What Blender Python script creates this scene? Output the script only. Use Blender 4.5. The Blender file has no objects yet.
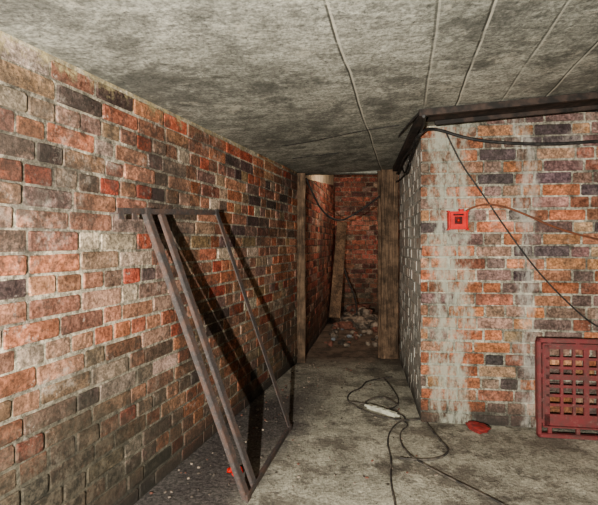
import bpy, bmesh, math, random
from mathutils import Vector, Matrix, noise as mnoise
F=450.0; CX=299.0; HY=242.0; CH=1.12
S=bpy.context.scene
try:
    S.view_settings.view_transform='AgX'; S.view_settings.look='AgX - Medium High Contrast'
except Exception: pass

def G(px,py,h=0.0):
    y=F*(CH-h)/(py-HY); return Vector(((px-CX)/F*y,y,h))
def D(px,py,y):
    return Vector(((px-CX)/F*y,y,CH-(py-HY)/F*y))
def ceilz(x,y): return CH+0.70+0.065*x-0.012*y
def leftx(y): return -0.703+0.305*(y-1.93)
C0=Vector((0.765,2.80)); CD=Vector((1.47,-0.193)).normalized(); CN=Vector((-0.193,-1.47)).normalized()
def W(px,py,off=0.012):
    a=(px-CX)/F; p=C0+CN*off
    y=p.dot(CN)/(a*CN.x+CN.y)
    return Vector((a*y,y,CH-(py-HY)/F*y))

class N:
    def __init__(s,name,rough=0.9,metal=0.0):
        s.m=bpy.data.materials.new(name); s.m.use_nodes=True
        s.t=s.m.node_tree; s.b=s.t.nodes['Principled BSDF']
        s.b.inputs['Roughness'].default_value=rough; s.b.inputs['Metallic'].default_value=metal
        s.g=s.t.nodes.new('ShaderNodeNewGeometry'); s.P=s.g.outputs['Position']
        sx=s.t.nodes.new('ShaderNodeSeparateXYZ'); s.l(s.P,sx.inputs[0]); s.x,s.y,s.z=sx.outputs
    def l(s,a,b):
        if isinstance(a,(int,float)): b.default_value=a
        elif isinstance(a,tuple):
            b.default_value=a if len(a)==4 else (a[0],a[1],a[2],1)
        else: s.t.links.new(a,b)
    def math(s,op,a,b=0.0,clamp=False):
        n=s.t.nodes.new('ShaderNodeMath'); n.operation=op; n.use_clamp=clamp
        s.l(a,n.inputs[0]); s.l(b,n.inputs[1]); return n.outputs[0]
    def noise(s,scale,detail=4,rough=0.6,vec=None,dist=0.0):
        n=s.t.nodes.new('ShaderNodeTexNoise'); n.inputs['Scale'].default_value=scale
        n.inputs['Detail'].default_value=detail; n.inputs['Roughness'].default_value=rough
        n.inputs['Distortion'].default_value=dist
        s.l(vec if vec is not None else s.P,n.inputs['Vector']); return n.outputs['Fac']
    def vmul(s,v,rot=0.0,loc=(0,0,0)):
        n=s.t.nodes.new('ShaderNodeMapping'); n.inputs['Scale'].default_value=v
        n.inputs['Rotation'].default_value=(0,0,rot); n.inputs['Location'].default_value=loc
        s.l(s.P,n.inputs['Vector']); return n.outputs[0]
    def mr(s,f,a,b,c=0.0,d=1.0):
        n=s.t.nodes.new('ShaderNodeMapRange'); n.interpolation_type='SMOOTHSTEP'
        s.l(f,n.inputs[0])
        for i,v in enumerate((a,b,c,d)): n.inputs[i+1].default_value=v
        return n.outputs[0]
    def mix(s,f,a,b,blend='MIX'):
        n=s.t.nodes.new('ShaderNodeMix'); n.data_type='RGBA'; n.blend_type=blend
        s.l(f,n.inputs[0]); s.l(a,n.inputs[6]); s.l(b,n.inputs[7]); return n.outputs[2]
    def attr(s,name):
        n=s.t.nodes.new('ShaderNodeAttribute'); n.attribute_name=name; return n.outputs['Color']
    def bump(s,h,strength=0.5,dist=0.01):
        n=s.t.nodes.new('ShaderNodeBump'); n.inputs['Strength'].default_value=strength
        n.inputs['Distance'].default_value=dist; s.l(h,n.inputs['Height']); s.l(n.outputs[0],s.b.inputs['Normal'])
    def gray(s,v):
        n=s.t.nodes.new('ShaderNodeCombineColor')
        for i in range(3): s.l(v,n.inputs[i])
        return n.outputs[0]
    def out(s,c,rough=None):
        s.l(c,s.b.inputs['Base Color'])
        if rough is not None: s.l(rough,s.b.inputs['Roughness'])
        return s.m

def band(n,v,c,w,soft):
    d=n.math('ABSOLUTE',n.math('SUBTRACT',v,c)); return n.mr(d,w,w+soft,1.0,0.0)

def wallmats(name,white=0.3,dark=0.5,lowdark=0.5,topcream=0.0,stains=(),mort=(0.40,0.37,0.31),tint=None,smear=(0.56,0.49,0.42),near=0.0,wmax=1.0,bloom=0.5):
    res=[]
    for kind in ('brick','mortar'):
        n=N(name+'_'+kind,0.93)
        fine=n.noise(75,6,0.75); med=n.noise(14,6,0.72); big=n.noise(1.6,4,0.6)
        med2=n.noise(6.5,8,0.78,n.vmul((1,1,1),loc=(7,3,1)))
        if kind=='brick': base=n.attr('Col')
        else: base=n.mix(n.mr(med2,0.42,0.62),mort,tuple(c*0.38 for c in mort))
        c=n.mix(1.0,base,n.gray(n.mr(fine,0.33,0.68,0.45,1.45)),'MULTIPLY')
        c=n.mix(1.0,c,n.gray(n.mr(med,0.35,0.66,0.58,1.32)),'MULTIPLY')
        f2=n.noise(30,7,0.8,n.vmul((1,1,1),loc=(2,8,5)))
        wm=n.math('MULTIPLY',n.mr(n.math('ADD',n.math('MULTIPLY',med2,0.5),n.math('MULTIPLY',f2,0.5)),0.60-0.14*white,0.65-0.08*white),min(wmax,0.4+white))
        c=n.mix(wm,c,smear)
        bl=n.noise(2.7,7,0.72,n.vmul((1,1,1),loc=(1,6,3)))
        c=n.mix(n.math('MULTIPLY',n.mr(bl,0.56,0.66),n.mr(f2,0.42,0.58,0.02,bloom)),c,tuple(v*1.05 for v in smear))
        f3=n.noise(17,8,0.82,n.vmul((1,1,1),loc=(4,4,9)))
        gm=n.math('MULTIPLY',n.mr(n.math('ADD',n.math('MULTIPLY',big,0.35),n.math('ADD',n.math('MULTIPLY',med,0.2),n.math('MULTIPLY',f3,0.45))),0.48,0.55),dark)
        c=n.mix(gm,c,(0.05,0.044,0.038))
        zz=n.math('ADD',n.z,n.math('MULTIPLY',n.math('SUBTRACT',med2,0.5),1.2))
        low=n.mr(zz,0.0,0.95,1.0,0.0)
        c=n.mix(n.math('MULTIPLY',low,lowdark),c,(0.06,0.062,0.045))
        if near>0:   # algae / damp patch low on the near end of the wall
            nr=n.math('MULTIPLY',n.mr(n.math('ADD',n.y,n.math('MULTIPLY',n.math('SUBTRACT',bl,0.5),1.5)),1.5,2.4,1.0,0.0),n.mr(n.math('ADD',n.z,n.math('MULTIPLY',n.math('SUBTRACT',f3,0.5),0.8)),0.25,0.80,1.0,0.0))
            c=n.mix(n.math('MULTIPLY',nr,near),c,n.mix(n.mr(f2,0.4,0.6),(0.035,0.034,0.028),(0.14,0.12,0.09)))
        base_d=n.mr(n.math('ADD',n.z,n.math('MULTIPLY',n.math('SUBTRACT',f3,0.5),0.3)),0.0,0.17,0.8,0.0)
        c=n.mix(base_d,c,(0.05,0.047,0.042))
        if topcream>0:
            hz=n.math('SUBTRACT',n.math('ADD',n.z,n.math('MULTIPLY',n.math('SUBTRACT',f3,0.5),0.35)),n.math('MULTIPLY',n.x,0.065))
            c=n.mix(n.math('MULTIPLY',n.mr(hz,1.745,1.82),topcream),c,n.mix(n.mr(f2,0.4,0.6),(0.60,0.49,0.27),(0.26,0.21,0.13)))
        for (sx,w,st,col) in stains:
            k=n.math('ADD',n.x,n.math('MULTIPLY',n.math('SUBTRACT',n.noise(3.5,5,0.7,n.vmul((1,1,0.8))),0.5),0.35))
            mk=n.math('MULTIPLY',band(n,k,sx,w,0.05),n.mr(n.noise(22,5,0.75,n.vmul((1,1,0.35))),0.36,0.6))
            c=n.mix(n.math('MULTIPLY',mk,st),c,col)
        if tint: c=n.mix(1.0,c,tint,'MULTIPLY')
        n.bump(n.math('ADD',n.math('MULTIPLY',fine,0.6),n.math('ADD',n.math('MULTIPLY',med,0.6),n.math('MULTIPLY',f2,0.6))),0.6,0.010)
        n.b.inputs['Specular IOR Level'].default_value=0.2
        res.append(n.out(c))
    return res

def brick_wall(name,p0,p1,zt,side,mats,palette,seed=1,zb=0.0,th=0.12,course=0.077,shade=None,ext0=0.0,bl=1.0):
    R=random.Random(seed); p0=Vector(p0);p1=Vector(p1); d=(p1-p0); L=d.length; d.normalize()
    nrm=Vector((-d.y,d.x))*side
    V=[];Fs=[];mi=[];cols=[]
    def P(u,z,o): q=p0+d*u+nrm*o; return (q.x,q.y,z)
    k=12
    for i in range(k+1):
        u=L*i/k; q=p0+d*u
        z=zt(q.x,q.y)
        V+= [P(u,zb,0),P(u,z,0),P(u,zb,-th),P(u,z,-th)]; cols+=[(0.3,0.3,0.3,1)]*4
    for i in range(k):
        a=4*i;b=a+4
        for f in ((a,b,b+1,a+1),(a+2,a+3,b+3,b+2),(a+1,b+1,b+3,a+3),(a,a+2,b+2,b)): Fs.append(f);mi.append(1)
    Fs.append((0,1,3,2));mi.append(1);a=4*k;Fs.append((a,a+2,a+3,a+1));mi.append(1)
    j=0.0125; row=0; z=zb+0.004
    while True:
        zmax=max(zt(p0.x,p0.y),zt(p1.x,p1.y))
        if z>zmax-0.02: break
        st=row%2
        pat=['S','H']; idx=st
        u=-ext0-(0.0 if st==0 else 0.06)+(R.uniform(-0.01,0.01))
        if seed%2==1: 
            pat=[['S'],['S','S','H'],['H'],['S','H']][R.randrange(4)]; u=-R.uniform(0,0.2)
        elif row%2==1: pat=['H','H','H','S']
        while u<L:
            w={'S':0.215,'H':0.103}[pat[idx%len(pat)]]*R.uniform(0.95,1.05)*bl; idx+=1
            a=max(u,-ext0); b=min(u+w,L)
            u+=w+j*R.uniform(0.7,1.3)
            if b-a<0.025: continue
            q=p0+d*((a+b)/2); top=zt(q.x,q.y)
            z0=z+R.uniform(-0.003,0.003); z1=min(z+course-j+R.uniform(-0.004,0.004),top-0.003)
            if z1-z0<0.015: continue
            col=R.choices([c for c,_ in palette],[w_ for _,w_ in palette])[0]
            f=R.uniform(0.68,1.25); col=[col[0]*f*R.uniform(.92,1.08),col[1]*f*R.uniform(.92,1.08),col[2]*f]
            if shade: col=shade(col,q,(z0+z1)/2,R)
            g=(col[0]+col[1]+col[2])/3; col=[v*0.92+g*0.08 for v in col]
            o=R.uniform(0.001,0.008); c=0.005
            base=len(V)
            def ring(ins,off,jit):
                pts=[]
                A=a+ins;B=b-ins;E=z0+ins;H=z1-ins
                for (uu,zz) in ((A+c,E),(((A+B)/2),E),(B-c,E),(B,E+c),(B,H-c),(B-c,H),((A+B)/2,H),(A+c,H),(A,H-c),(A,E+c)):
                    pts.append(P(uu+R.uniform(-jit,jit),zz+R.uniform(-jit,jit),off+R.uniform(-jit,jit)*0.5))
                return pts
            V.extend(ring(-0.001,-0.001,0)); V.extend(ring(0.0005,o*0.7,0.0024)); V.extend(ring(0.003,o,0.0018))
            cols.extend([(col[0],col[1],col[2],1)]*30)
            for r in (0,10):
                for i in range(10):
                    i2=(i+1)%10; Fs.append((base+r+i,base+r+i2,base+r+10+i2,base+r+10+i)); mi.append(0)
            Fs.append(tuple(base+20+i for i in range(10))); mi.append(0)
        z+=course; row+=1
    me=bpy.data.meshes.new(name); me.from_pydata(V,[],Fs)
    for m in mats: me.materials.append(m)
    me.polygons.foreach_set('material_index',mi)
    ca=me.color_attributes.new('Col','FLOAT_COLOR','POINT')
    ca.data.foreach_set('color',[x for c in cols for x in c])
    bm=bmesh.new();bm.from_mesh(me);bmesh.ops.recalc_face_normals(bm,faces=bm.faces);bm.to_mesh(me);bm.free()
    ob=bpy.data.objects.new(name,me); S.collection.objects.link(ob); return ob

def obj(name,bm,mats,parent=None,smooth=False):
    me=bpy.data.meshes.new(name); bmesh.ops.recalc_face_normals(bm,faces=bm.faces); bm.to_mesh(me); bm.free()
    for m in (mats if isinstance(mats,list) else [mats]): me.materials.append(m)
    if smooth: me.polygons.foreach_set('use_smooth',[True]*len(me.polygons))
    o=bpy.data.objects.new(name,me); S.collection.objects.link(o)
    if parent: o.parent=parent
    return o
def box(bm,c,s,R=None,mi=0,bev=0.0):
    r=bmesh.ops.create_cube(bm,size=1.0); vs=r['verts']
    for v in vs:
        p=Vector((v.co.x*s[0],v.co.y*s[1],v.co.z*s[2]))
        if R is not None: p=R@p
        v.co=p+Vector(c)
    fs=list({f for v in vs for f in v.link_faces})
    for f in fs: f.material_index=mi
    if bev>0:
        es=list({e for v in vs for e in v.link_edges}); bmesh.ops.bevel(bm,geom=es,offset=bev,segments=2,affect='EDGES')
def basis(d,up):
    d=d.normalized(); x=d.cross(up).normalized(); y=x.cross(d).normalized()
    return Matrix((x,y,d)).transposed()
def beam(bm,a,b,w,t,up,L=True,mi=0,flip=1,dep=None):
    a=Vector(a);b=Vector(b); R=basis(b-a,up); ln=(b-a).length; m=(a+b)/2
    if not L: box(bm,m,(w,t,ln),R,mi,0.001); return
    dep=dep or w
    box(bm,m,(w,t,ln),R,mi,0.0008)
    box(bm,m+R@Vector((flip*w/2,-dep/2,0)),(t,dep,ln),R,mi,0.0008)
def cable(name,pts,r,mat,res=8,parent=None,cyc=False):
    cu=bpy.data.curves.new(name,'CURVE'); cu.dimensions='3D'; cu.bevel_depth=r; cu.bevel_resolution=3; cu.resolution_u=res
    sp=cu.splines.new('NURBS'); sp.points.add(len(pts)-1)
    for i,p in enumerate(pts): sp.points[i].co=(p[0],p[1],p[2],1)
    sp.use_endpoint_u=True; sp.order_u=3; cu.materials.append(mat); cu.use_fill_caps=True
    o=bpy.data.objects.new(name,cu); S.collection.objects.link(o)
    if parent: o.parent=parent
    return o

PL=[((0.44,0.165,0.09),5),((0.47,0.23,0.14),4),((0.36,0.175,0.115),4),((0.42,0.26,0.18),2.2),((0.27,0.165,0.13),2.2),((0.13,0.085,0.075),1.0),((0.54,0.41,0.31),1.3),((0.45,0.11,0.06),2.2),((0.40,0.25,0.145),1.5)]
PR=[((0.49,0.19,0.09),3.6),((0.54,0.26,0.135),2.4),((0.38,0.16,0.10),3.6),((0.25,0.155,0.135),2.8),((0.14,0.105,0.105),2.0),((0.34,0.21,0.165),2.8),((0.48,0.30,0.19),1.3)]
PB=[((0.38,0.125,0.085),4),((0.42,0.18,0.12),3),((0.18,0.08,0.065),2.2),((0.38,0.24,0.18),1)]
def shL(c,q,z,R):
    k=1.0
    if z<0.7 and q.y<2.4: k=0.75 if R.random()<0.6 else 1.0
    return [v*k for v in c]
def shR(c,q,z,R):
    if q.x<1.12 and R.random()<0.6:
        g=R.choice([(0.52,0.20,0.10),(0.50,0.17,0.085),(0.46,0.24,0.15)]); f=R.uniform(.75,1.1); return [v*f for v in g]
    if q.x>1.1 and z<1.0 and R.random()<0.25: return [0.22,0.15,0.13]
    return c
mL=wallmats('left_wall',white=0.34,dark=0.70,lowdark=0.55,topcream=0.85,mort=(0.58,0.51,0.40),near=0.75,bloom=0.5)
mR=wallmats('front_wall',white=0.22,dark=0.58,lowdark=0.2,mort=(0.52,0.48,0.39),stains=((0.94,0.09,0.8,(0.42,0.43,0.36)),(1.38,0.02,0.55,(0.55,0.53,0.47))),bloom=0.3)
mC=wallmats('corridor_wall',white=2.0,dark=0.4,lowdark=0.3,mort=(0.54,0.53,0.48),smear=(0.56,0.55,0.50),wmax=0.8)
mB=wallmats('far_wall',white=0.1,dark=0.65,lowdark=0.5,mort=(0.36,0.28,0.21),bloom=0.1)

Y0=-1.5; YD=4.30; YL=4.16
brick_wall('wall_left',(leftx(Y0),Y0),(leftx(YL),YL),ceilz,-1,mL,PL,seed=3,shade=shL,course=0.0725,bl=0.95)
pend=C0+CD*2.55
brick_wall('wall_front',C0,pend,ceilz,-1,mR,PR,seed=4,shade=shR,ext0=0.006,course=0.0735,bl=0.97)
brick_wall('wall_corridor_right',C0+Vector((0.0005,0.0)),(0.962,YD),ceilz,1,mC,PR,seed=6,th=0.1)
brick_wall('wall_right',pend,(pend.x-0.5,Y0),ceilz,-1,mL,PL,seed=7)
FZ=2.28
brick_wall('wall_far_left',(0.06,4.40),(0.576,7.2),lambda x,y:1.74+(y-4.40)*0.10,-1,mB,PB,seed=9)
brick_wall('wall_far_back',(0.50,7.2),(1.75,7.2),lambda x,y:FZ,-1,mB,PB,seed=12)
brick_wall('wall_far_right',(1.45,7.2),(1.02,YD+0.17),lambda x,y:FZ,-1,mB,PB,seed=13)

def floor_mat():
    n=N('floor_concrete',0.9)
    big=n.noise(1.3,5,0.6); med=n.noise(6,7,0.75); fine=n.noise(60,6,0.75); vf=n.noise(230,3,0.7)
    c=n.mix(n.mr(big,0.35,0.65),(0.56,0.53,0.435),(0.42,0.40,0.33))
    c=n.mix(1.0,c,n.gray(n.mr(med,0.33,0.67,0.66,1.2)),'MULTIPLY')
    c=n.mix(1.0,c,n.gray(n.mr(fine,0.3,0.7,0.60,1.32)),'MULTIPLY')
    dp=n.noise(2.3,9,0.8,n.vmul((1,1,1),loc=(3.3,1.1,0)))
    c=n.mix(n.math('MULTIPLY',n.mr(dp,0.485,0.57),0.72),c,(0.14,0.12,0.10))
    dp2=n.noise(3.1,9,0.8,n.vmul((1,1,1),loc=(8.3,5.1,0)))
    c=n.mix(n.math('MULTIPLY',n.mr(dp2,0.54,0.60),0.6),c,(0.09,0.08,0.07))
    sp=n.noise(38,4,0.8,n.vmul((1,1,1),loc=(1,9,2)))
    c=n.mix(n.mr(sp,0.60,0.66,0,0.85),c,(0.05,0.045,0.04))
    sp2=n.noise(30,4,0.8,n.vmul((1,1,1),loc=(6,2,2)))
    c=n.mix(n.mr(sp2,0.65,0.69,0,0.7),c,(0.68,0.64,0.52))
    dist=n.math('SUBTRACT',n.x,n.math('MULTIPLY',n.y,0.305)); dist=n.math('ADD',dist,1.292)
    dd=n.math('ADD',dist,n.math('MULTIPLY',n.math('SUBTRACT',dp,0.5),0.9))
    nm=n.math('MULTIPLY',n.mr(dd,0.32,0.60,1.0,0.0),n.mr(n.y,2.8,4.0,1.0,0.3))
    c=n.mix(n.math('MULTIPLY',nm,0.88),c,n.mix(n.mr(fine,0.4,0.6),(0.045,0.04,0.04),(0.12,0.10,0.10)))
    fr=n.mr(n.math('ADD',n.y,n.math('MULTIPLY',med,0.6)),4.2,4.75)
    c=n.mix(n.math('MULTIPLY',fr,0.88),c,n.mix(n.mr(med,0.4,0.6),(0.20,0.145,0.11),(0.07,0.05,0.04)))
    n.bump(n.math('ADD',n.math('ADD',n.math('MULTIPLY',fine,0.35),med),n.math('MULTIPLY',vf,0.12)),0.8,0.028)
    n.b.inputs['Specular IOR Level'].default_value=0.25
    return n.out(c)
def ceil_mat():
    n=N('ceiling_concrete',0.92)
    s=n.math('SUBTRACT',n.x,n.math('MULTIPLY',n.y,0.235))
    cx=n.t.nodes.new('ShaderNodeCombineXYZ'); n.l(n.math('MULTIPLY',s,3.0),cx.inputs[0]); n.l(n.math('MULTIPLY',n.y,7.0),cx.inputs[1])
    grain=n.noise(2.0,8,0.75,cx.outputs[0],dist=1.5)
    big=n.noise(1.7,5,0.65); med=n.noise(8,7,0.78); fine=n.noise(70,5,0.75)
    c=n.mix(n.mr(big,0.35,0.65),(0.40,0.395,0.345),(0.27,0.27,0.235))
    c=n.mix(1.0,c,n.gray(n.mr(grain,0.35,0.65,0.70,1.2)),'MULTIPLY')
    c=n.mix(1.0,c,n.gray(n.mr(med,0.33,0.67,0.70,1.2)),'MULTIPLY')
    c=n.mix(1.0,c,n.gray(n.mr(fine,0.3,0.7,0.55,1.4)),'MULTIPLY')
    sm=n.noise(1.9,9,0.8,n.vmul((1,1,1),loc=(5,2,0)))
    c=n.mix(n.mr(sm,0.49,0.59,0,0.65),c,(0.10,0.10,0.09))
    c=n.mix(n.mr(n.noise(4,8,0.8,n.vmul((1,1,1),loc=(9,4,0))),0.56,0.63,0,0.55),c,(0.58,0.55,0.46))
    c=n.mix(n.mr(n.noise(45,5,0.8,n.vmul((1,1,1),loc=(3,7,0))),0.59,0.65,0,0.75),c,(0.06,0.06,0.055))
    wob=n.math('MULTIPLY',n.math('SUBTRACT',n.noise(2.0,3,0.5),0.5),0.03)
    sw=n.math('ADD',s,wob); tot=None
    brk=n.mr(n.noise(3.0,5,0.7,n.vmul((1,1,1),loc=(2,2,6))),0.36,0.50,0.35,1.0)
    for x0,st in ((-0.232,1.0),(0.099,0.6),(0.268,1.0),(0.50,0.6),(0.725,0.9),(1.0,.6),(1.3,.7),(1.7,.6),(2.1,.6)):
        b=n.math('MULTIPLY',band(n,sw,x0,0.002,0.004),brk); b2=n.math('MULTIPLY',band(n,sw,x0+0.007,0.002,0.004),brk)
        c=n.mix(n.math('MULTIPLY',b,0.9*st),c,(0.06,0.06,0.05))
        c=n.mix(n.math('MULTIPLY',b2,0.65*st),c,(0.66,0.63,0.54))
        b=n.math('MULTIPLY',b,st)
        tot=b if tot is None else n.math('ADD',tot,b)
    hh=n.math('ADD',n.math('MULTIPLY',grain,0.45),n.math('ADD',n.math('MULTIPLY',fine,0.4),n.math('MULTIPLY',med,0.5)))
    hh=n.math('SUBTRACT',hh,n.math('MULTIPLY',tot,0.3))
    n.bump(hh,0.5,0.012); n.b.inputs['Specular IOR Level'].default_value=0.2
    return n.out(c)
mf=floor_mat(); mc=ceil_mat()
bm=bmesh.new()
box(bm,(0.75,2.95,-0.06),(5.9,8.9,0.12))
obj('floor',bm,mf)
def slab(name,x0,x1,y0,y1,th,mat):
    bm=bmesh.new(); NX,NY=12,12; g={}
    for t in (0,1):
        for i in range(NX+1):
            for k in range(NY+1):
                x=x0+(x1-x0)*i/NX;y=y0+(y1-y0)*k/NY
                g[t,i,k]=bm.verts.new((x,y,ceilz(x,y)+t*th))
    for t in (0,1):
        for i in range(NX):
            for k in range(NY): bm.faces.new((g[t,i,k],g[t,i+1,k],g[t,i+1,k+1],g[t,i,k+1]))
    for i in range(NX):
        for k in (0,NY): bm.faces.new((g[0,i,k],g[0,i+1,k],g[1,i+1,k],g[1,i,k]))
    for k in range(NY):
        for i in (0,NX): bm.faces.new((g[0,i,k],g[0,i,k+1],g[1,i,k+1],g[1,i,k]))
    return obj(name,bm,mat)
slab('ceiling',-2.1,3.6,Y0,4.40,0.14,mc)
n=N('limewash',0.9); cream=n.out(n.mix(n.mr(n.noise(7,5,0.7),0.35,0.65),(0.60,0.52,0.38),(0.36,0.30,0.22)))
bm=bmesh.new(); box(bm,(0.8,4.44,2.13),(2.6,0.10,0.68)); obj('wall_header',bm,mc)
bm=bmesh.new(); box(bm,(0.9,5.9,FZ+0.06),(2.6,3.0,0.12)); obj('ceiling_far',bm,mc)
bm=bmesh.new()
a0=Vector((0.045,4.40)); a1=Vector((0.558,7.2))
vs=[]
for (p,zb) in ((a0,1.74),(a1,1.74+2.8*0.10)):
    for dx in (0,-0.06):
        for z in (zb-0.03,FZ): vs.append(bm.verts.new((p.x+dx,p.y,z)))
for f in ((0,1,5,4),(2,3,7,6),(1,3,7,5),(0,2,6,4),(0,1,3,2),(4,5,7,6)): bm.faces.new([vs[i] for i in f])
obj('wall_far_upper',bm,cream)

def wood(name,a,b):
    n=N(name,0.85); g=n.noise(3.0,7,0.75,n.vmul((28,28,1.4)),dist=0.4); d=n.noise(6,6,0.75)
    c=n.mix(n.mr(g,0.35,0.65),a,b); c=n.mix(1.0,c,n.gray(n.mr(d,0.35,0.65,0.4,1.2)),'MULTIPLY')
    n.bump(g,0.7,0.012); return n.out(c)
mw=wood('weathered_timber',(0.26,0.17,0.11),(0.08,0.052,0.034))
def post(name,x0,x1,y,dy,z0,z1,seed,parent):
    R=random.Random(seed); bm=bmesh.new(); K=14; rings=[]
    for k in range(K+1):
        z=z0+(z1-z0)*k/K; r=[]
        e=0.005
        for (x,yy) in ((x0+e,y),(x1-e,y),(x1,y+e),(x1,y+dy-e),(x1-e,y+dy),(x0+e,y+dy),(x0,y+dy-e),(x0,y+e)):
            r.append(bm.verts.new((x+R.uniform(-.003,.003),yy+R.uniform(-.003,.003),z)))
        rings.append(r)
    for k in range(K):
        for i in range(8): bm.faces.new((rings[k][i],rings[k][(i+1)%8],rings[k+1][(i+1)%8],rings[k+1][i]))
    bm.faces.new(rings[0]); bm.faces.new(rings[-1][::-1])
    return obj(name,bm,mw,parent)
df=bpy.data.objects.new('wooden_door_frame',None); S.collection.objects.link(df); df.location=(0,0,0)
post('post_left',-0.045,0.060,4.18,0.1,0.0,ceilz(-0.05,4.28)-0.004,1,df)
post('post_right',0.79,0.955,4.315,0.08,0.0,ceilz(0.8,4.4)-0.004,2,df)
post('post_right_stop',0.765,0.80,4.35,0.035,0.0,ceilz(0.8,4.4)-0.01,3,df)
n=N('rusty_steel',0.55,0.4); r1=n.noise(14,6,0.7); r2=n.noise(90,4,0.7)
c=n.mix(n.mr(r1,0.42,0.62),(0.11,0.098,0.096),(0.18,0.12,0.10)); c=n.mix(n.mr(r2,0.5,0.7,0,0.5),c,(0.27,0.24,0.23)); n.bump(r2,0.4,0.004); rust=n.out(c)
n=N('dark_tray_steel',0.75,0.2); c=n.mix(n.mr(n.noise(12,6,0.7),0.4,0.65),(0.025,0.022,0.02),(0.08,0.055,0.045)); tray=n.out(c)
n=N('black_rubber',0.6); black=n.out(n.mix(n.mr(n.noise(30,3),0.4,0.7),(0.018,0.017,0.017),(0.06,0.055,0.05)))
n=N('brown_rubber',0.7); brown=n.out(n.mix(n.mr(n.noise(30,3),0.4,0.7),(0.20,0.07,0.035),(0.11,0.05,0.03)))
n=N('dusty_cable',0.8); dusty=n.out(n.mix(n.mr(n.noise(20,4),0.4,0.65),(0.04,0.036,0.033),(0.14,0.12,0.10)))
n=N('white_plastic',0.5); whitep=n.out(n.mix(n.mr(n.noise(20,4),0.4,0.7),(0.62,0.62,0.52),(0.38,0.36,0.30)))

bm=bmesh.new()
def wl(y,off): return leftx(y)+off*1.046
def WP(y,z,off): return Vector((wl(y,off),y,z))
B1=G(248,501); B1.z=0.018; B2=G(290,431); B2.z=0.018
T1=WP(1.925,1.250,0.055); T2=WP(2.53,1.287,0.055); T0=WP(1.74,1.242,0.055)
wn=Vector((1,-0.305,0)).normalized()
beam(bm,T1,B1,0.036,0.005,wn,dep=0.020); beam(bm,T2,B2,0.036,0.005,wn,flip=-1,dep=0.022)
ia=T1+(T2-T1)*0.17; ib=B1+(B2-B1)*0.13
beam(bm,ia-Vector((0,0,.01)),ib,0.036,0.005,wn,dep=0.013)
beam(bm,T0,T2+(T2-T1)*0.03,0.022,0.006,wn,dep=0.035); beam(bm,B1,B2,0.028,0.006,wn)
Rb=basis(T2-T1,wn)
for t in (0.12,0.55): box(bm,T0+(T1-T0)*t+Vector((0,0,-0.022)),(0.025,0.006,0.03),Rb)
for p in (T1,T2,B1,B2): box(bm,p,(0.034,0.010,0.034),basis(T2-T1,wn))
obj('rusty_metal_frame',bm,rust)

bm=bmesh.new()
def sway(a,b,w,h,n=8):
    for i in range(n):
        p=a.lerp(b,i/n); q=a.lerp(b,(i+1)/n)
        A=Vector((p.x,p.y,ceilz(p.x,p.y)-h/2-0.004)); Bq=Vector((q.x,q.y,ceilz(q.x,q.y)-h/2-0.004))
        R=basis(Bq-A,Vector((0,0,1))); box(bm,(A+Bq)/2,(w,h,(Bq-A).length+0.002),R)
a=Vector((0.665,2.42)); dirn=CD
sway(a,a+dirn*2.35,0.03,0.034)
sway(a-CN*0.12+dirn*0.05,a-CN*0.12+dirn*2.35,0.20,0.012)
sway(a-CN*0.22+dirn*0.1,a-CN*0.22+dirn*2.35,0.02,0.034)
sway(a+Vector((0.0,-0.01)),Vector((0.905,4.25)),0.04,0.036)
obj('steel_cable_tray',bm,tray)
def hz(x,y,d): return Vector((x,y,ceilz(x,y)-d))
cable('black_cable',[hz(0.93,4.27,0.06),hz(0.885,4.0,0.09),hz(0.82,3.5,0.05),hz(0.74,3.0,0.11),D(419,133,2.62),W(432,127,0.025),W(470,140,0.022),W(520,144,0.022),W(560,144,0.022),W(598,141,0.022),W(660,139,0.022),W(720,141,0.022)],0.0095,black)
cable('black_cable',[hz(0.66,2.38,0.05),D(426,118,2.5),D(416,145,2.85),D(408,165,3.4),D(404,178,3.9),hz(0.92,4.25,0.14)],0.008,black)
cable('black_cable',[D(407,150,3.4),D(412,165,3.2),D(405,178,3.6),D(400,160,4.1),D(396,140,3.2),D(405,128,2.7),D(420,112,2.42)],0.006,black)
cable('thin_wire',[W(445,130,0.02),W(458,160,0.02),W(480,190,0.02),W(508,232,0.02),W(540,275,0.02),W(575,310,0.02),W(600,330,0.02),W(650,350,0.02)],0.0045,black)
cable('thin_wire',[W(466,211,0.02),W(478,204,0.02),W(500,205,0.02),W(525,214,0.02),W(555,228,0.02),W(598,240,0.02),W(650,250,0.02)],0.006,brown)
cable('thin_wire',[W(430,112,0.03),W(500,116,0.03),W(560,110,0.03),W(650,112,0.03)],0.005,black)
cable('ceiling_wire',[hz(-0.12,3.05,0.006),hz(0.02,3.0,0.008),hz(0.2,2.9,0.006),hz(0.42,2.75,0.007),hz(0.60,2.7,0.006)],0.0025,black)
cable('ceiling_wire',[hz(-0.05,3.5,0.006),hz(0.1,3.45,0.006),hz(0.3,3.4,0.006)],0.0025,black)
cable('hanging_cable',[D(306,178,4.3),D(312,192,4.35),D(322,212,4.45),D(338,222,4.5),D(352,216,4.5),D(368,205,4.4),D(380,196,4.33)],0.009,black)
def GF(px,py,h=0.007): return G(px,py,h)
cable('power_cable',[GF(*p) for p in [(392,377),(366,380),(362,388),(350,392),(346,400),(358,408),(378,416),(405,421),(424,418),(428,425),(440,440),(452,452),(430,462),(400,458)]],0.0055,dusty)
cable('power_cable',[GF(*p,0.012) for p in [(398,405),(386,396),(372,398),(362,404),(372,406)]],0.0055,dusty)
cable('power_cable',[GF(*p,0.008) for p in [(396,412),(410,418),(394,424),(386,440),(392,460),(390,480),(396,508),(400,530)]],0.0045,dusty)
cable('power_cable',[GF(*p,0.009) for p in [(400,420),(412,424),(398,432),(404,452),(430,468),(470,488),(505,505),(530,520)]],0.0045,dusty)
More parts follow.
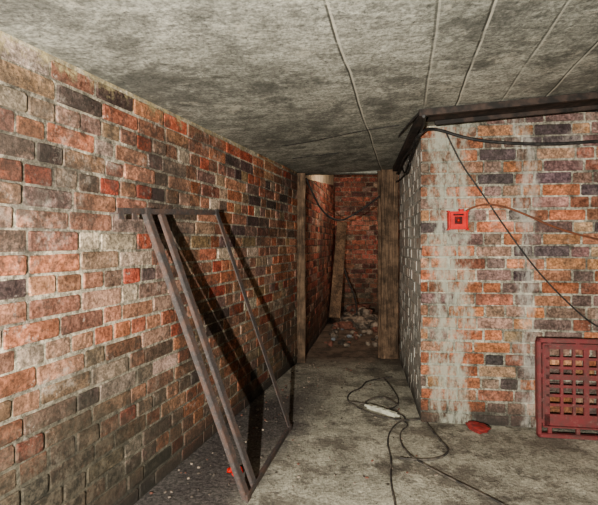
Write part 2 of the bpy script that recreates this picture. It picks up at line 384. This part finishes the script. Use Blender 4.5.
cable('power_cable',[GF(*p,0.01) for p in [(384,378),(396,392),(400,405),(384,412),(372,404),(350,402)]],0.0045,dusty)
bm=bmesh.new(); p=G(368,406,0.016); q=G(396,415,0.016)
beam(bm,p,q,0.032,0.026,Vector((0,0,1)),L=False)
dv=(q-p).normalized(); Rs=basis(dv,Vector((0,0,1)))
for t in (0.25,0.5,0.75): box(bm,p.lerp(q,t)+Vector((0,0,0.014)),(0.020,0.006,0.022),Rs)
box(bm,p-dv*0.012,(0.014,0.014,0.03),Rs,0,0.003); box(bm,q+dv*0.012,(0.014,0.014,0.03),Rs,0,0.003)
obj('extension_socket',bm,whitep)

n=N('red_plastic',0.5); red=n.out(n.mix(n.mr(n.noise(25,4),0.35,0.7),(0.66,0.02,0.012),(0.42,0.015,0.01)))
n=N('glass_label',0.3); lab=n.out(n.mix(n.mr(n.noise(40,2),0.4,0.6),(0.04,0.008,0.008),(0.12,0.015,0.012)))
bm=bmesh.new(); p=W(457.5,220.5,0.03); Rw=basis(Vector((0,0,1)),Vector((CN.x,CN.y,0)))
nn=Vector((CN.x,CN.y,0)); dd=Vector((CD.x,CD.y,0)); up=Vector((0,0,1))
box(bm,p-nn*0.004,(0.112,0.045,0.108),Rw,0,0.006)
box(bm,p+nn*0.021,(0.094,0.010,0.090),Rw,0,0.003)
box(bm,p+nn*0.0265,(0.046,0.004,0.046),Rw,1,0.001)
box(bm,p+nn*0.0265+up*0.034,(0.06,0.003,0.010),Rw,1,0)
bmesh.ops.create_uvsphere(bm,u_segments=12,v_segments=8,radius=0.008,matrix=Matrix.Translation(p+nn*0.03))
box(bm,p+up*0.058+dd*0.02,(0.022,0.02,0.02),Rw,0,0.003)
obj('fire_alarm_call_point',bm,[red,lab])

n=N('maroon_plastic',0.6); k=n.noise(9,6,0.75); k2=n.noise(40,5,0.8)
c=n.mix(n.mr(k,0.4,0.65),(0.22,0.05,0.052),(0.13,0.06,0.055)); c=n.mix(n.mr(k2,0.55,0.7,0,0.5),c,(0.30,0.20,0.17)); maroon=n.out(c)
bm=bmesh.new(); CWd,CHt,CDp=0.74,0.565,0.10
def cb(x0,x1,z0,z1,y0,y1,b=0.002): box(bm,((x0+x1)/2,(y0+y1)/2,(z0+z1)/2),(x1-x0,y1-y0,z1-z0),None,0,b)
cb(0,CWd,CHt-0.024,CHt,-0.030,0.004,0.004); cb(0,CWd,0,0.022,-0.030,0.004,0.004)
cb(0,0.020,0,CHt,-0.030,0.004,0.004); cb(CWd-0.02,CWd,0,CHt,-0.030,0.004,0.004)
IX,IZ=0.034,0.062
cb(IX,CWd-IX,CHt-0.04,CHt-0.030,-0.02,CDp); cb(IX,CWd-IX,IZ-0.008,IZ,-0.02,CDp)
cb(IX-0.004,IX+0.004,IZ,CHt-0.037,-0.02,CDp); cb(CWd-IX-0.004,CWd-IX+0.004,IZ,CHt-0.037,-0.02,CDp)
for x in (0.018,CWd-0.034):
    for z in (0.08,0.2,0.34,0.48): cb(x-0.002,x+0.016,z,z+0.02,-0.016,0.0,0.001)
for i in range(5):
    x=0.06+i*0.15; cb(x,x+0.02,0.018,IZ,-0.016,0.0,0.001); cb(x,x+0.02,CHt-0.034,CHt-0.02,-0.016,0.0,0.001)
X0,X1,Z0,Z1=IX,CWd-IX,IZ,CHt-0.035
cb(X0,X1,Z1-0.030,Z1,-0.004,0.010,0.001); cb(X0,X1,Z0,Z0+0.065,-0.004,0.010,0.001)
cb(X0,X0+0.040,Z0,Z1,-0.004,0.010,0.001); cb(X1-0.040,X1,Z0,Z1,-0.004,0.010,0.001)
nx,nz=9,7
for i in range(1,nx):
    x=X0+0.040+(X1-X0-0.08)*i/nx; w=0.016 if i%3 else 0.028; cb(x-w/2,x+w/2,Z0+0.05,Z1-0.02,-0.0035,0.012,0.001)
for i in range(1,nz):
    z=Z0+0.065+(Z1-Z0-0.095)*i/nz; w=0.016 if i!=4 else 0.030; cb(X0+0.02,X1-0.02,z-w/2,z+w/2,-0.004,0.012,0.001)
cr=obj('plastic_crate',bm,maroon)
q=G(536.5,436); cr.location=(q.x,q.y+0.003,0.003); cr.rotation_euler=(math.radians(-1),0,math.radians(-8))

n=N('broken_brick_red',0.9); bb=n.out(n.mix(n.mr(n.noise(25,5,.7),0.35,0.65),(0.34,0.04,0.035),(0.18,0.04,0.035)))
n=N('rubble_brick',0.9); bb2=n.out(n.mix(n.mr(n.noise(25,5,.7),0.35,0.65),(0.24,0.11,0.08),(0.12,0.06,0.045)))
n=N('rubble',0.95); rub=n.out(n.mix(n.mr(n.noise(5,3,.7),0.4,0.6),(0.06,0.05,0.042),(0.30,0.245,0.195)))
n=N('blue_rag',0.8); blue=n.out(n.mix(n.mr(n.noise(15,3,.7),0.4,0.6),(0.24,0.26,0.28),(0.10,0.11,0.12)))
def lump(bm,c,s,R,mi=0,sub=2):
    r=bmesh.ops.create_icosphere(bm,subdivisions=sub,radius=1.0); o=Vector((R.random()*50,R.random()*50,0))
    rot=Matrix.Rotation(R.uniform(0,6.28),3,'Z')
    for v in r['verts']:
        m=max(abs(v.co.x),abs(v.co.y),abs(v.co.z)); k=v.co/m*0.55+v.co*0.35
        k*=1+0.35*mnoise.noise(v.co*1.3+o)
        k=rot@Vector((k.x*s[0],k.y*s[1],k.z*s[2])); v.co=k+Vector(c)
    for f in {f for v in r['verts'] for f in v.link_faces}: f.material_index=mi
R=random.Random(5)
bm=bmesh.new(); q=G(478,430); lump(bm,(q.x,q.y,0.018),(0.07,0.05,0.02),R,0,3); lump(bm,(q.x-0.02,q.y+0.02,0.03),(0.035,0.03,0.012),R,0,2); obj('broken_brick',bm,bb)
bm=bmesh.new(); q=G(238,476); lump(bm,(q.x,q.y,0.02),(0.028,0.025,0.018),R,0,3); lump(bm,(q.x-0.035,q.y+0.03,0.015),(0.025,0.015,0.014),R,0,2); obj('red_plastic_scrap',bm,red)
bm=bmesh.new()
for i in range(210):
    y=R.uniform(4.8,6.95); s=R.uniform(0.035,0.11)
    if i<120: y=R.uniform(5.8,6.95)
    elif y<5.8: s*=0.45
    lo=0.08+(y-4.47)*0.18+0.12
    if y>6.0: lo+=0.12
    x=R.uniform(lo,1.0)
    lump(bm,(x,y,s*0.4+(0.09 if i%3==0 and y>6.3 and i<120 else 0)),(s,s*R.uniform(.6,1),s*R.uniform(.5,.8)),R,R.choices([0,1,2],[11,3,1])[0])
obj('rubble_pile',bm,[rub,bb2,blue])
bm=bmesh.new()
for i in range(320):
    if R.random()<0.6:
        y=R.uniform(1.7,4.1); x=leftx(y)+R.uniform(0.02,0.3)
    else: 
        y=R.uniform(2.0,4.2); x=R.uniform(leftx(y)+0.3,0.7)
    s=R.uniform(0.003,0.010); lump(bm,(x,y,s*0.4),(s,s*R.uniform(.6,1),s*.6),R,R.choices([0,1],[8,1])[0],1)
obj('floor_debris',bm,[rub,bb2])
bm=bmesh.new(); beam(bm,Vector((0.48,6.1,0.09)),Vector((0.66,6.9,1.42)),0.15,0.035,Vector((0,-1,0)),L=False); obj('wooden_plank',bm,mw)
cable('hanging_cable',[Vector((0.66,6.85,1.3)),Vector((0.62,6.8,1.0)),Vector((0.7,6.7,0.6)),Vector((0.85,6.5,0.25)),Vector((0.8,6.3,0.06))],0.012,black)

def light(name,typ,loc,e,col=(1,1,1),size=0.1,target=None,sy=None):
    l=bpy.data.lights.new(name,typ); l.energy=e; l.color=col
    if typ=='AREA': l.shape='RECTANGLE'; l.size=size; l.size_y=sy or size
    else: l.shadow_soft_size=size
    o=bpy.data.objects.new(name,l); S.collection.objects.link(o); o.location=loc
    if target is not None: o.rotation_euler=(Vector(target)-Vector(loc)).to_track_quat('-Z','Y').to_euler()
    return o
k=light('flash_lamp','SPOT',(-0.40,-0.65,1.08),640,(1.0,0.97,0.885),0.012,(0.05,3.0,1.1))
k.data.spot_size=math.radians(115); k.data.spot_blend=0.35
light('far_room_fill','AREA',(1.1,5.0,2.15),32,(1.0,0.82,0.66),0.3,(0.6,6.8,0.5))  # added warm fill to brighten the far room; no actual lamp hangs there
w=bpy.data.worlds.new('world'); S.world=w; w.use_nodes=True
w.node_tree.nodes['Background'].inputs[0].default_value=(0.95,0.97,1,1); w.node_tree.nodes['Background'].inputs[1].default_value=0.02
cam=bpy.data.cameras.new('camera'); cam.sensor_width=36; cam.lens=F/598*36; cam.shift_y=-10.5/598; cam.clip_start=0.02
co=bpy.data.objects.new('camera',cam); S.collection.objects.link(co); co.location=(0,0,CH); co.rotation_euler=(math.pi/2,0,0); S.camera=co
